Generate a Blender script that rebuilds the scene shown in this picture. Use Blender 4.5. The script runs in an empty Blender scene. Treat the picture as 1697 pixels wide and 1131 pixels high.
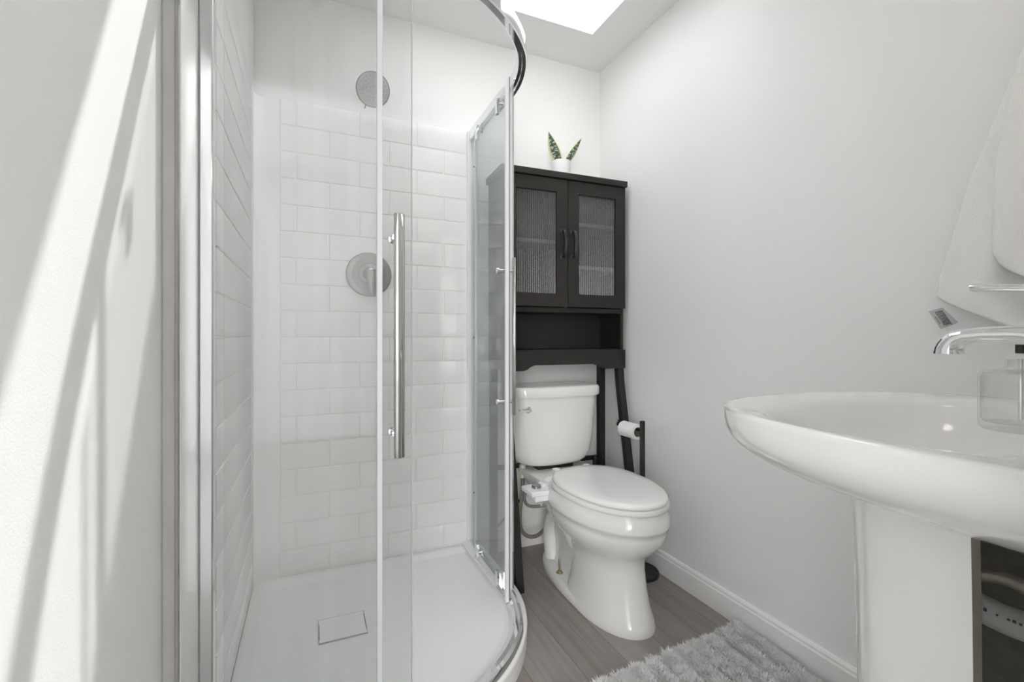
import bpy, bmesh, math, random
import numpy as np
from mathutils import Vector, Matrix

scene = bpy.context.scene
COL = scene.collection
PI = math.pi
random.seed(7)
rng = np.random.default_rng(7)

# ------------------------------------------------------------------ camera
cam_data = bpy.data.cameras.new('camera')
cam_data.sensor_width = 36.0
cam_data.lens = 768.0 / 1697.0 * 36.0
cam_data.shift_y = -5.5 / 1697.0
cam_data.clip_start = 0.02
cam = bpy.data.objects.new('camera', cam_data)
COL.objects.link(cam)
cam.location = (0.0, 0.0, 1.0)
cam.rotation_euler = (PI / 2, 0.0, -math.radians(23.45))
scene.camera = cam

# ------------------------------------------------------------------ world, sun, exposure
world = bpy.data.worlds.new('daylight')
scene.world = world
world.use_nodes = True
wn = world.node_tree
bg = wn.nodes['Background']
bg.inputs['Color'].default_value = (0.965, 0.97, 1.0, 1)
bg.inputs['Strength'].default_value = 1.25

SUN_DIR = Vector((-0.45, -0.48, -1.0)).normalized()
sun = bpy.data.lights.new('sun', 'SUN')
sun.energy = 1.0
sun.angle = math.radians(0.8)
sun.color = (1.0, 0.965, 0.93)
sun_o = bpy.data.objects.new('sun', sun)
COL.objects.link(sun_o)
sun_o.rotation_euler = SUN_DIR.to_track_quat('-Z', 'Y').to_euler()
sun_o.location = (2, 3, 5)

vs = scene.view_settings
vs.view_transform = 'Standard'
vs.look = 'None'
vs.gamma = 1.0
vs.use_curve_mapping = False
vs.exposure = 2.27
scene.cycles.max_bounces = 14
scene.cycles.transparent_max_bounces = 24
scene.cycles.diffuse_bounces = 8
scene.cycles.glossy_bounces = 6
scene.cycles.sample_clamp_indirect = 6.0


# ------------------------------------------------------------------ materials
def nodes_of(name):
    m = bpy.data.materials.new(name)
    m.use_nodes = True
    nt = m.node_tree
    return m, nt, nt.nodes['Principled BSDF'], nt.nodes['Material Output']


def plain(name, col, rough=0.5, metal=0.0, spec=0.5, coat=0.0, noise=0.03, scale=30.0, bump=0.0, bscale=200.0):
    m, nt, p, out = nodes_of(name)
    p.inputs['Roughness'].default_value = rough
    p.inputs['Metallic'].default_value = metal
    p.inputs['Specular IOR Level'].default_value = spec
    p.inputs['Coat Weight'].default_value = coat
    tc = nt.nodes.new('ShaderNodeTexCoord')
    nz = nt.nodes.new('ShaderNodeTexNoise')
    nz.inputs['Scale'].default_value = scale
    nz.inputs['Detail'].default_value = 4
    nt.links.new(tc.outputs['Object'], nz.inputs['Vector'])
    mix = nt.nodes.new('ShaderNodeMix')
    mix.data_type = 'RGBA'
    mix.inputs[6].default_value = tuple(max(0, c * (1 - noise)) for c in col) + (1,)
    mix.inputs[7].default_value = tuple(min(1, c * (1 + noise)) for c in col) + (1,)
    nt.links.new(nz.outputs['Fac'], mix.inputs[0])
    nt.links.new(mix.outputs[2], p.inputs['Base Color'])
    if bump > 0:
        nb = nt.nodes.new('ShaderNodeTexNoise')
        nb.inputs['Scale'].default_value = bscale
        nb.inputs['Detail'].default_value = 3
        nt.links.new(tc.outputs['Object'], nb.inputs['Vector'])
        b = nt.nodes.new('ShaderNodeBump')
        b.inputs['Strength'].default_value = bump
        b.inputs['Distance'].default_value = 0.002
        nt.links.new(nb.outputs['Fac'], b.inputs['Height'])
        nt.links.new(b.outputs['Normal'], p.inputs['Normal'])
    return m


def glass(name, tint, smear=0.0, gloss=0.03, streak=(9, 9, 0.7), refl=0.8, f0=0.035):
    """thin clear pane: tinted see-through, fresnel reflection and a little grime that scatters light"""
    m, nt, p, out = nodes_of(name)
    nt.nodes.remove(p)
    tr = nt.nodes.new('ShaderNodeBsdfTransparent')
    tr.inputs['Color'].default_value = tint + (1,)
    gl = nt.nodes.new('ShaderNodeBsdfGlossy')
    gl.inputs['Roughness'].default_value = gloss
    # Schlick reflectance from either side of the pane
    geo = nt.nodes.new('ShaderNodeNewGeometry')
    dt = nt.nodes.new('ShaderNodeVectorMath'); dt.operation = 'DOT_PRODUCT'
    nt.links.new(geo.outputs['Incoming'], dt.inputs[0])
    nt.links.new(geo.outputs['Normal'], dt.inputs[1])
    ab = nt.nodes.new('ShaderNodeMath'); ab.operation = 'ABSOLUTE'
    nt.links.new(dt.outputs['Value'], ab.inputs[0])
    om = nt.nodes.new('ShaderNodeMath'); om.operation = 'SUBTRACT'; om.inputs[0].default_value = 1.0
    nt.links.new(ab.outputs[0], om.inputs[1])
    pw = nt.nodes.new('ShaderNodeMath'); pw.operation = 'POWER'; pw.inputs[1].default_value = 5.0
    nt.links.new(om.outputs[0], pw.inputs[0])
    fr = nt.nodes.new('ShaderNodeMath'); fr.operation = 'MULTIPLY_ADD'
    fr.inputs[1].default_value = 0.96 * refl
    fr.inputs[2].default_value = f0
    nt.links.new(pw.outputs[0], fr.inputs[0])
    mx = nt.nodes.new('ShaderNodeMixShader')
    nt.links.new(fr.outputs[0], mx.inputs[0])
    nt.links.new(tr.outputs[0], mx.inputs[1])
    nt.links.new(gl.outputs[0], mx.inputs[2])
    last = mx
    if smear > 0:
        tc = nt.nodes.new('ShaderNodeTexCoord')
        mp = nt.nodes.new('ShaderNodeMapping')
        mp.inputs['Scale'].default_value = streak
        nz = nt.nodes.new('ShaderNodeTexNoise')
        nz.inputs['Scale'].default_value = 2.2
        nz.inputs['Detail'].default_value = 6
        nz.inputs['Distortion'].default_value = 1.2
        nt.links.new(tc.outputs['Object'], mp.inputs['Vector'])
        nt.links.new(mp.outputs[0], nz.inputs['Vector'])
        rp = nt.nodes.new('ShaderNodeMapRange')
        rp.inputs[1].default_value = 0.35
        rp.inputs[2].default_value = 0.75
        rp.inputs[3].default_value = smear * 0.25
        rp.inputs[4].default_value = smear
        nt.links.new(nz.outputs['Fac'], rp.inputs[0])
        df = nt.nodes.new('ShaderNodeBsdfDiffuse')
        df.inputs['Color'].default_value = (0.9, 0.92, 0.92, 1)
        tl = nt.nodes.new('ShaderNodeBsdfTranslucent')
        tl.inputs['Color'].default_value = (0.9, 0.92, 0.92, 1)
        mt = nt.nodes.new('ShaderNodeMixShader')
        mt.inputs[0].default_value = 0.5
        nt.links.new(df.outputs[0], mt.inputs[1])
        nt.links.new(tl.outputs[0], mt.inputs[2])
        m2 = nt.nodes.new('ShaderNodeMixShader')
        nt.links.new(rp.outputs[0], m2.inputs[0])
        nt.links.new(mx.outputs[0], m2.inputs[1])
        nt.links.new(mt.outputs[0], m2.inputs[2])
        last = m2
    nt.links.new(last.outputs[0], out.inputs['Surface'])
    return m


def emitter(name, col, strength):
    m, nt, p, out = nodes_of(name)
    p.inputs['Base Color'].default_value = col + (1,)
    p.inputs['Emission Color'].default_value = col + (1,)
    p.inputs['Emission Strength'].default_value = strength
    return m


def floor_material():
    m, nt, p, out = nodes_of('grey_wood_plank')
    tc = nt.nodes.new('ShaderNodeTexCoord')
    mp = nt.nodes.new('ShaderNodeMapping')
    mp.inputs['Rotation'].default_value = (0, 0, PI / 2)
    mp.inputs['Location'].default_value = (0.33, -0.743 + 0.152 * 10, 0)
    nt.links.new(tc.outputs['Object'], mp.inputs['Vector'])
    # swap: plank length along y
    br = nt.nodes.new('ShaderNodeTexBrick')
    br.offset = 0.37
    br.inputs['Scale'].default_value = 1.0
    br.inputs['Brick Width'].default_value = 1.22
    br.inputs['Row Height'].default_value = 0.152
    br.inputs['Mortar Size'].default_value = 0.0012
    br.inputs['Mortar Smooth'].default_value = 0.2
    br.inputs['Bias'].default_value = 0.0
    br.inputs['Color1'].default_value = (0.235, 0.208, 0.190, 1)
    br.inputs['Color2'].default_value = (0.315, 0.290, 0.272, 1)
    br.inputs['Mortar'].default_value = (0.13, 0.12, 0.11, 1)
    nt.links.new(mp.outputs[0], br.inputs['Vector'])
    mp2 = nt.nodes.new('ShaderNodeMapping')
    mp2.inputs['Scale'].default_value = (55, 2.2, 1)
    nt.links.new(tc.outputs['Object'], mp2.inputs['Vector'])
    nz = nt.nodes.new('ShaderNodeTexNoise')
    nz.inputs['Scale'].default_value = 1.0
    nz.inputs['Detail'].default_value = 7
    nz.inputs['Roughness'].default_value = 0.65
    nz.inputs['Distortion'].default_value = 0.6
    nt.links.new(mp2.outputs[0], nz.inputs['Vector'])
    mp3 = nt.nodes.new('ShaderNodeMapping')
    mp3.inputs['Scale'].default_value = (9, 1.2, 1)
    nt.links.new(tc.outputs['Object'], mp3.inputs['Vector'])
    nz2 = nt.nodes.new('ShaderNodeTexNoise')
    nz2.inputs['Scale'].default_value = 1.0
    nz2.inputs['Detail'].default_value = 3
    nt.links.new(mp3.outputs[0], nz2.inputs['Vector'])
    ad = nt.nodes.new('ShaderNodeMath')
    ad.operation = 'MULTIPLY_ADD'
    ad.inputs[1].default_value = 0.6
    nt.links.new(nz.outputs['Fac'], ad.inputs[0])
    m3 = nt.nodes.new('ShaderNodeMath')
    m3.operation = 'MULTIPLY'
    m3.inputs[1].default_value = 0.4
    nt.links.new(nz2.outputs['Fac'], m3.inputs[0])
    nt.links.new(m3.outputs[0], ad.inputs[2])
    rp = nt.nodes.new('ShaderNodeMapRange')
    rp.inputs[1].default_value = 0.3
    rp.inputs[2].default_value = 0.7
    rp.inputs[3].default_value = 0.72
    rp.inputs[4].default_value = 1.28
    nt.links.new(ad.outputs[0], rp.inputs[0])
    mx = nt.nodes.new('ShaderNodeVectorMath')
    mx.operation = 'SCALE'
    nt.links.new(br.outputs['Color'], mx.inputs[0])
    nt.links.new(rp.outputs[0], mx.inputs['Scale'])
    nt.links.new(mx.outputs[0], p.inputs['Base Color'])
    p.inputs['Roughness'].default_value = 0.42
    b = nt.nodes.new('ShaderNodeBump')
    b.inputs['Strength'].default_value = 0.12
    b.inputs['Distance'].default_value = 0.001
    nt.links.new(nz.outputs['Fac'], b.inputs['Height'])
    nt.links.new(b.outputs['Normal'], p.inputs['Normal'])
    return m


def leaf_material():
    m, nt, p, out = nodes_of('variegated_leaf')
    at = nt.nodes.new('ShaderNodeUVMap')
    sep = nt.nodes.new('ShaderNodeSeparateXYZ')
    nt.links.new(at.outputs[0], sep.inputs[0])
    # centre distance |u-.5|
    s1 = nt.nodes.new('ShaderNodeMath'); s1.operation = 'SUBTRACT'; s1.inputs[1].default_value = 0.5
    nt.links.new(sep.outputs[0], s1.inputs[0])
    ab = nt.nodes.new('ShaderNodeMath'); ab.operation = 'ABSOLUTE'
    nt.links.new(s1.outputs[0], ab.inputs[0])
    wv = nt.nodes.new('ShaderNodeTexNoise')
    mp = nt.nodes.new('ShaderNodeMapping')
    mp.inputs['Scale'].default_value = (2.0, 15.0, 1)
    nt.links.new(at.outputs[0], mp.inputs['Vector'])
    nt.links.new(mp.outputs[0], wv.inputs['Vector'])
    wv.inputs['Scale'].default_value = 1.4
    wv.inputs['Detail'].default_value = 4
    wv.inputs['Distortion'].default_value = 1.0
    r1 = nt.nodes.new('ShaderNodeValToRGB')
    r1.color_ramp.elements[0].position = 0.50
    r1.color_ramp.elements[0].color = (0.022, 0.055, 0.032, 1)
    r1.color_ramp.elements[1].position = 0.60
    r1.color_ramp.elements[1].color = (0.42, 0.48, 0.36, 1)
    nt.links.new(wv.outputs['Fac'], r1.inputs[0])
    r2 = nt.nodes.new('ShaderNodeValToRGB')
    r2.color_ramp.elements[0].position = 0.36
    r2.color_ramp.elements[0].color = (0, 0, 0, 1)
    r2.color_ramp.elements[1].position = 0.40
    r2.color_ramp.elements[1].color = (1, 1, 1, 1)
    nt.links.new(ab.outputs[0], r2.inputs[0])
    mx = nt.nodes.new('ShaderNodeMix'); mx.data_type = 'RGBA'
    nt.links.new(r2.outputs[0], mx.inputs[0])
    nt.links.new(r1.outputs[0], mx.inputs[6])
    mx.inputs[7].default_value = (0.70, 0.70, 0.36, 1)
    nt.links.new(mx.outputs[2], p.inputs['Base Color'])
    p.inputs['Roughness'].default_value = 0.45
    return m


M = {}
M['wall'] = plain('white_wall_paint', (0.875, 0.87, 0.862), 0.62, noise=0.008, scale=3, bump=0.10, bscale=350)
M['ceiling'] = plain('white_ceiling_paint', (0.88, 0.88, 0.875), 0.8, noise=0.008, scale=3, bump=0.08, bscale=300)
M['trim'] = plain('white_trim_paint', (0.88, 0.88, 0.87), 0.35, noise=0.01, scale=8)
M['caulk'] = plain('old_caulk', (0.33, 0.32, 0.29), 0.7, noise=0.3, scale=25)
M['floor'] = floor_material()
M['bounce_absorber'] = plain('grey_bounce_absorber', (0.30, 0.30, 0.30), 0.7)  # kept dark to cut light bounced onto the left wall
M['carpet'] = plain('grey_carpet', (0.40, 0.39, 0.38), 0.95, noise=0.08, scale=80, bump=0.4)  # made-up hall floor, darkened to bounce less light into the bathroom
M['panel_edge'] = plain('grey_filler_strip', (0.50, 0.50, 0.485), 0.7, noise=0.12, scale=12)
M['acrylic'] = plain('white_acrylic', (0.885, 0.883, 0.875), 0.16, noise=0.006, scale=4)
M['tray'] = plain('white_tray_acrylic', (0.90, 0.90, 0.90), 0.28, noise=0.006, scale=5)
M['skirt'] = plain('white_tray_skirt', (0.80, 0.80, 0.775), 0.35, noise=0.01, scale=5)
M['chrome'] = plain('polished_chrome', (0.80, 0.81, 0.82), 0.07, metal=1.0, noise=0.01)
M['handle_chrome'] = plain('handle_chrome', (0.60, 0.605, 0.60), 0.10, metal=1.0, noise=0.01)
M['nickel'] = plain('brushed_nickel', (0.36, 0.36, 0.35), 0.34, metal=1.0, noise=0.04, scale=60)
M['nozzle'] = plain('grey_nozzle_face', (0.68, 0.69, 0.69), 0.45, metal=0.3, noise=0.10, scale=120)
M['nozzle_dot'] = plain('dark_nozzle', (0.28, 0.28, 0.28), 0.5)
M['seal'] = plain('clear_vinyl_seal', (0.80, 0.82, 0.84), 0.25, noise=0.02)
M['glass'] = glass('shower_glass', (0.956, 0.962, 0.958), smear=0.035)
M['glass_side'] = glass('shower_glass_side', (0.935, 0.950, 0.947), smear=0.03)
M['glass_edge'] = plain('glass_edge_grey', (0.55, 0.58, 0.575), 0.15, noise=0.05)
M['porcelain'] = plain('white_porcelain', (0.77, 0.77, 0.752), 0.09, coat=0.3, noise=0.004, scale=5)
M['seat'] = plain('white_seat_plastic', (0.83, 0.83, 0.82), 0.16, noise=0.004, scale=5)
M['bidet'] = plain('white_glossy_plastic', (0.87, 0.87, 0.89), 0.22, noise=0.005)
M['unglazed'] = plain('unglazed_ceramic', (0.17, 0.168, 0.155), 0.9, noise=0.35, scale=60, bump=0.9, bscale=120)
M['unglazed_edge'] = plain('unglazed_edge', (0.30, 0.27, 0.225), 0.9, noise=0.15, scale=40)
M['espresso'] = plain('dark_espresso_wood', (0.025, 0.0225, 0.0205), 0.5, spec=0.3, noise=0.25, scale=18, bump=0.05, bscale=80)
M['black'] = plain('black_board', (0.026, 0.0265, 0.0255), 0.55, spec=0.25, noise=0.15, scale=18)
M['black_metal'] = plain('black_metal', (0.012, 0.012, 0.0125), 0.4, noise=0.2, scale=30)
M['paper'] = plain('white_tissue', (0.86, 0.86, 0.85), 0.95, noise=0.02, scale=60, bump=0.3, bscale=150)
M['cardboard'] = plain('cardboard', (0.30, 0.24, 0.17), 0.9)
M['pot'] = plain('white_matte_ceramic', (0.80, 0.79, 0.80), 0.6, noise=0.01)
M['soil'] = plain('potting_soil', (0.05, 0.04, 0.03), 0.95, noise=0.4, scale=90)
M['leaf'] = leaf_material()
M['braid'] = plain('braided_hose', (0.27, 0.245, 0.20), 0.45, metal=0.35, noise=0.35, scale=220, bump=0.6, bscale=260)
M['vinyl'] = plain('grey_vinyl_hose', (0.22, 0.22, 0.215), 0.45, noise=0.1)
M['brass'] = plain('aged_brass', (0.36, 0.30, 0.20), 0.35, metal=0.8, noise=0.2, scale=60)
M['nut'] = plain('ivory_plastic_nut', (0.62, 0.60, 0.50), 0.5, noise=0.06)
M['pvc'] = plain('pvc_pipe', (0.62, 0.61, 0.59), 0.4, noise=0.06)
M['print'] = plain('grey_print', (0.12, 0.12, 0.12), 0.8)
M['tag'] = plain('grey_satin_tag', (0.52, 0.52, 0.52), 0.6, noise=0.05)
M['towel'] = plain('white_terry', (0.93, 0.92, 0.895), 0.95, noise=0.02, scale=40, bump=0.8, bscale=420)
M['mat_base'] = plain('mat_backing', (0.30, 0.295, 0.29), 0.95, noise=0.1)
M['pile'] = plain('grey_plush_pile', (0.84, 0.83, 0.825), 0.85, noise=0.25, scale=26)
M['bottle'] = glass('clear_bottle_glass', (0.975, 0.98, 0.978), smear=0.04, gloss=0.02, f0=0.06, refl=0.9)
M['fluted'] = glass('fluted_glass', (0.50, 0.50, 0.50), smear=0.12, gloss=0.17, streak=(1, 1, 1), f0=0.10)
M['interior'] = plain('cabinet_interior', (0.10, 0.098, 0.095), 0.5, noise=0.1)
M['shelf_edge'] = plain('pale_shelf', (0.62, 0.61, 0.60), 0.5, noise=0.05)
M['bulb'] = emitter('warm_bulb', (1.0, 0.92, 0.82), 1.5)
M['fill_glow'] = emitter('fill_window_glow', (1.0, 0.985, 0.965), 3.2)  # glow of the added fill window
M['sky_pane'] = glass('skylight_glass', (0.98, 0.99, 0.99), gloss=0.01)


# ------------------------------------------------------------------ mesh helpers
def woff(o):
    v = Vector((0, 0, 0))
    while o is not None:
        v = v + o.location
        o = o.parent
    return v


class MB:
    def __init__(self):
        self.v = []
        self.f = []
        self.m = []
        self.uv = None

    def add(self, verts, faces, mi=0):
        n = len(self.v)
        self.v += [tuple(p) for p in verts]
        self.f += [tuple(i + n for i in f) for f in faces]
        self.m += [mi] * len(faces)
        return self

    def box(self, x0, x1, y0, y1, z0, z1, mi=0):
        x0, x1 = min(x0, x1), max(x0, x1)
        y0, y1 = min(y0, y1), max(y0, y1)
        z0, z1 = min(z0, z1), max(z0, z1)
        vs_ = [(x0, y0, z0), (x1, y0, z0), (x1, y1, z0), (x0, y1, z0), (x0, y0, z1), (x1, y0, z1), (x1, y1, z1), (x0, y1, z1)]
        return self.add(vs_, [(0, 3, 2, 1), (4, 5, 6, 7), (0, 1, 5, 4), (1, 2, 6, 5), (2, 3, 7, 6), (3, 0, 4, 7)], mi)

    def loft(self, rings, cap0=True, cap1=True, closed=False, mi=0):
        n = len(rings[0])
        vs_ = [p for r in rings for p in r]
        fs = []
        k = len(rings)
        for i in range(k if closed else k - 1):
            a = i * n
            b = ((i + 1) % k) * n
            for j in range(n):
                j2 = (j + 1) % n
                fs.append((a + j, a + j2, b + j2, b + j))
        if not closed:
            if cap0:
                fs.append(tuple(reversed(range(n))))
            if cap1:
                fs.append(tuple((k - 1) * n + j for j in range(n)))
        return self.add(vs_, fs, mi)

    def tube(self, pts, r, n=14, mi=0, closed=False):
        pts = [Vector(p) for p in pts]
        k = len(pts)
        rs = r if isinstance(r, (list, tuple)) else [r] * k
        tang = []
        for i in range(k):
            if closed:
                t = pts[(i + 1) % k] - pts[i - 1]
            else:
                t = pts[min(i + 1, k - 1)] - pts[max(i - 1, 0)]
            tang.append(t.normalized())
        u = tang[0].orthogonal().normalized()
        rings = []
        for i in range(k):
            t = tang[i]
            u = (u - t * u.dot(t)).normalized()
            w = t.cross(u)
            rings.append([pts[i] + (u * math.cos(a) + w * math.sin(a)) * rs[i] for a in [2 * PI * j / n for j in range(n)]])
        return self.loft(rings, closed=closed, mi=mi)

    def lathe(self, prof, c, axis=(0, 0, 1), n=32, mi=0, caps=True):
        ax = Vector(axis).normalized()
        u = ax.orthogonal().normalized()
        w = ax.cross(u)
        c = Vector(c)
        rings = [[c + ax * z + (u * math.cos(a) + w * math.sin(a)) * max(r, 1e-5) for a in [2 * PI * j / n for j in range(n)]] for r, z in prof]
        return self.loft(rings, cap0=caps, cap1=caps, mi=mi)

    def sweep(self, path, prof, mi=0):
        """horizontal path [(x,y)], profile [(u,z)]: u to the left of travel, z absolute"""
        k = len(path)
        rings = []
        for i in range(k):
            a = Vector(path[max(i - 1, 0)])
            b = Vector(path[min(i + 1, k - 1)])
            t = (b - a).normalized()
            nrm = Vector((-t.y, t.x))
            p = Vector(path[i])
            rings.append([(p.x + nrm.x * uu, p.y + nrm.y * uu, zz) for uu, zz in prof])
        return self.loft(rings, mi=mi)

    def prism(self, poly, axis, a0, a1, mi=0):
        """polygon in the two other axes, extruded along axis 'x','y' or 'z'"""
        def mk(p, a):
            if axis == 'x':
                return (a, p[0], p[1])
            if axis == 'y':
                return (p[0], a, p[1])
            return (p[0], p[1], a)
        return self.loft([[mk(p, a0) for p in poly], [mk(p, a1) for p in poly]], mi=mi)

    def build(self, name, mats, parent=None, smooth=True, bevel=0.0, seg=2, local=False, angle=35, subd=0):
        if not isinstance(mats, (list, tuple)):
            mats = [mats]
        off = Vector((0, 0, 0)) if (local or parent is None) else woff(parent)
        me = bpy.data.meshes.new(name)
        me.from_pydata([(p[0] - off.x, p[1] - off.y, p[2] - off.z) for p in self.v], [], self.f)
        for mm in mats:
            me.materials.append(mm)
        if any(self.m):
            me.polygons.foreach_set('material_index', self.m)
        bm = bmesh.new()
        bm.from_mesh(me)
        bmesh.ops.recalc_face_normals(bm, faces=bm.faces)
        bm.to_mesh(me)
        bm.free()
        if smooth:
            me.polygons.foreach_set('use_smooth', [True] * len(me.polygons))
            me.set_sharp_from_angle(angle=math.radians(angle))
        o = bpy.data.objects.new(name, me)
        COL.objects.link(o)
        if parent is not None:
            o.parent = parent
        if bevel > 0:
            b = o.modifiers.new('bevel', 'BEVEL')
            b.width = bevel
            b.segments = seg
            b.limit_method = 'ANGLE'
            b.angle_limit = math.radians(40)
        if subd:
            s = o.modifiers.new('subdivision', 'SUBSURF')
            s.levels = subd
            s.render_levels = subd
        return o


def thing(name, label, cat, loc=(0, 0, 0), rz=0.0, group=None):
    o = bpy.data.objects.new(name, None)
    o.empty_display_size = 0.05
    COL.objects.link(o)
    o.location = loc
    o.rotation_euler = (0, 0, rz)
    return tag(o, label, cat, group)


def tag(o, label, cat, group=None):
    o['label'] = label
    o['category'] = cat
    if group:
        o['group'] = group
    return o


def structure(o):
    o['kind'] = 'structure'
    return o


def smooth_path(pts, n=8):
    """catmull-rom through the points"""
    P = [Vector(p) for p in pts]
    P = [P[0] * 2 - P[1]] + P + [P[-1] * 2 - P[-2]]
    out = []
    for i in range(1, len(P) - 2):
        for k in range(n):
            t = k / n
            a, b, c, d = P[i - 1], P[i], P[i + 1], P[i + 2]
            out.append(0.5 * ((2 * b) + (c - a) * t + (2 * a - 5 * b + 4 * c - d) * t * t + (3 * b - a - 3 * c + d) * t ** 3))
    out.append(P[-2])
    return out


# ------------------------------------------------------------------ room dimensions (metres)
XL, XR = -0.225, 1.37          # left and right wall faces
YB, YF = 2.02, 0.085           # back wall face, front wall face (with the doorway)
ZC = 2.37                      # ceiling
XP = -0.20                     # face of the left shower panel
XD = 0.29                      # right side of the doorway

# ------------------------------------------------------------------ setting
structure(MB().box(-0.6, 1.75, -0.05, 2.3, -0.08, 0.0).build('floor', M['floor'], smooth=False))
# made-up hall behind the doorway, added to shape the light and glass reflections
structure(MB().box(-2.5, 3.0, -2.8, -0.05, -0.08, 0.0).build('floor_hall_added', M['carpet'], smooth=False))
structure(MB().box(-2.5, 1.05, -2.9, -2.8, 0.0, 2.6).build('wall_hall_added', M['wall'], smooth=False))  # added so the shower glass reflects an even surface
structure(MB().box(-2.5, 1.05, -2.9, -0.05, 2.6, 2.7).build('ceiling_hall_blocker', M['ceiling'], smooth=False))  # unseen, added to shut out overhead sky and dim the left wall
structure(MB().box(0.95, 1.05, -2.8, -0.05, 0.0, 2.6).build('wall_hall_blocker', M['bounce_absorber'], smooth=False))  # unseen, added to block light from the right reaching the left wall
structure(MB().box(XL - 0.12, XL, -0.05, 2.14, 0, ZC).build('wall_left', M['wall'], smooth=False))
structure(MB().box(XR, XR + 0.12, -0.05, 2.14, 0, ZC).build('wall_right', M['wall'], smooth=False))
structure(MB().box(XL, XR, YB, YB + 0.12, 0, ZC).build('wall_back', M['wall'], smooth=False))
mb = MB().box(XD + 0.014, XR, -0.035, YF - 0.014, 0, ZC)
mb.box(XL, XD + 0.014, -0.035, YF - 0.014, 2.06, ZC)
structure(mb.build('wall_front', M['wall'], smooth=False))
# ceiling slab with the skylight well cut through it
SX0, SX1, SY0, SY1, SZ = 0.15, 1.165, 1.178, 1.775, 2.88
mb = MB()
mb.box(XL - 0.12, SX0, -0.05, 2.14, ZC, SZ)
mb.box(SX1, XR + 0.12, -0.05, 2.14, ZC, SZ)
mb.box(SX0, SX1, -0.05, SY0, ZC, SZ)
mb.box(SX0, SX1, SY1, 2.14, ZC, SZ)
structure(mb.build('ceiling', M['ceiling'], smooth=False))
# skylight glazing on top of the well
w1 = bpy.data.objects.new('window_1', None)
COL.objects.link(w1)
w1.location = ((SX0 + SX1) / 2, (SY0 + SY1) / 2, SZ)
structure(w1)
mb = MB()
for (a, b, c, d) in ((SX0 - 0.04, SX1 + 0.04, SY0 - 0.04, SY0), (SX0 - 0.04, SX1 + 0.04, SY1, SY1 + 0.04), (SX0 - 0.04, SX0, SY0, SY1), (SX1, SX1 + 0.04, SY0, SY1)):
    mb.box(a, b, c, d, SZ, SZ + 0.05)
mb.build('frame', M['trim'], w1, smooth=False)
MB().box(SX0, SX1, SY0, SY1, SZ + 0.02, SZ + 0.026).build('pane', M['sky_pane'], w1, smooth=False)

# invented glowing window in the hall, added as fill light from behind the camera
w2 = bpy.data.objects.new('window_fill', None)
COL.objects.link(w2)
w2.location = (-1.45, -2.8, 1.4)
structure(w2)
mb = MB()
for (a, b, c, d) in ((-2.15, -0.80, 0.45, 0.52), (-2.15, -0.80, 2.18, 2.25), (-2.15, -2.08, 0.52, 2.18), (-0.87, -0.80, 0.52, 2.18), (-1.495, -1.455, 0.52, 2.18)):
    mb.box(a, b, -2.82, -2.77, c, d)
mb.build('frame', M['trim'], w2, smooth=False)
MB().box(-2.08, -0.87, -2.80, -2.79, 0.52, 2.18).build('pane', M['fill_glow'], w2, smooth=False)

# baseboards with a stepped cap
base_prof = [(0, 0), (0.012, 0), (0.012, 0.074), (0.009, 0.079), (0.009, 0.086), (0.005, 0.093), (0, 0.095)]
mb = MB().prism([(XR - d, z) for d, z in base_prof], 'y', 0.16, YB)
structure(mb.build('baseboard_right', M['trim'], angle=20))
mb = MB().prism([(YB - d, z) for d, z in base_prof], 'x', 0.715, XR - 0.012)
structure(mb.build('baseboard_back', M['trim'], angle=20))
# doorway lining and casing on the right side of the opening
mb = MB().box(XD, XD + 0.014, -0.05, YF, 0, 2.06).box(XD, XD + 0.065, YF - 0.014, YF, 0, 2.06)
structure(mb.build('trim_1', M['trim'], smooth=False, bevel=0.002))
# filler strip where the shower panel ends on the left wall, with old caulk
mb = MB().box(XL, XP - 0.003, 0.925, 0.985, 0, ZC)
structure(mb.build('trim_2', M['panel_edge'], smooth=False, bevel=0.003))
mb = MB().box(XP - 0.006, XP - 0.001, 0.920, 0.930, 0, ZC)
structure(mb.build('trim_3', M['caulk'], smooth=False, bevel=0.001))


# ------------------------------------------------------------------ shower wall panels
def tile_panel(u0, u1, z0, z1, joints_even, joints_odd, put, row=0.1036, ztop=1.933, gap=0.005, hgt=0.0035):
    """running-bond raised tiles; put(u, z, h) maps to the wall"""
    mb = MB()
    r = 0
    zt = ztop
    while zt > z0 + 0.005:
        zb = max(zt - row, z0)
        js = [u0] + [j for j in (joints_even if r % 2 == 0 else joints_odd) if u0 + 0.015 < j < u1 - 0.015] + [u1]
        for a, b in zip(js[:-1], js[1:]):
            a1, b1, c1, d1 = a + gap * 0.35, b - gap * 0.35, zb + gap * 0.35, zt - gap * 0.35
            if d1 - c1 < 0.02:
                continue
            e = 0.006
            outer = [(a1, c1), (b1, c1), (b1, d1), (a1, d1)]
            mid = [(a1 + e * 0.3, c1 + e * 0.3), (b1 - e * 0.3, c1 + e * 0.3), (b1 - e * 0.3, d1 - e * 0.3), (a1 + e * 0.3, d1 - e * 0.3)]
            inner = [(a1 + e, c1 + e), (b1 - e, c1 + e), (b1 - e, d1 - e), (a1 + e, d1 - e)]
            mb.loft([[put(p, q, 0) for p, q in outer], [put(p, q, hgt * 0.75) for p, q in mid], [put(p, q, hgt) for p, q in inner]], cap0=False)
        zt -= row
        r += 1
    return mb


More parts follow.
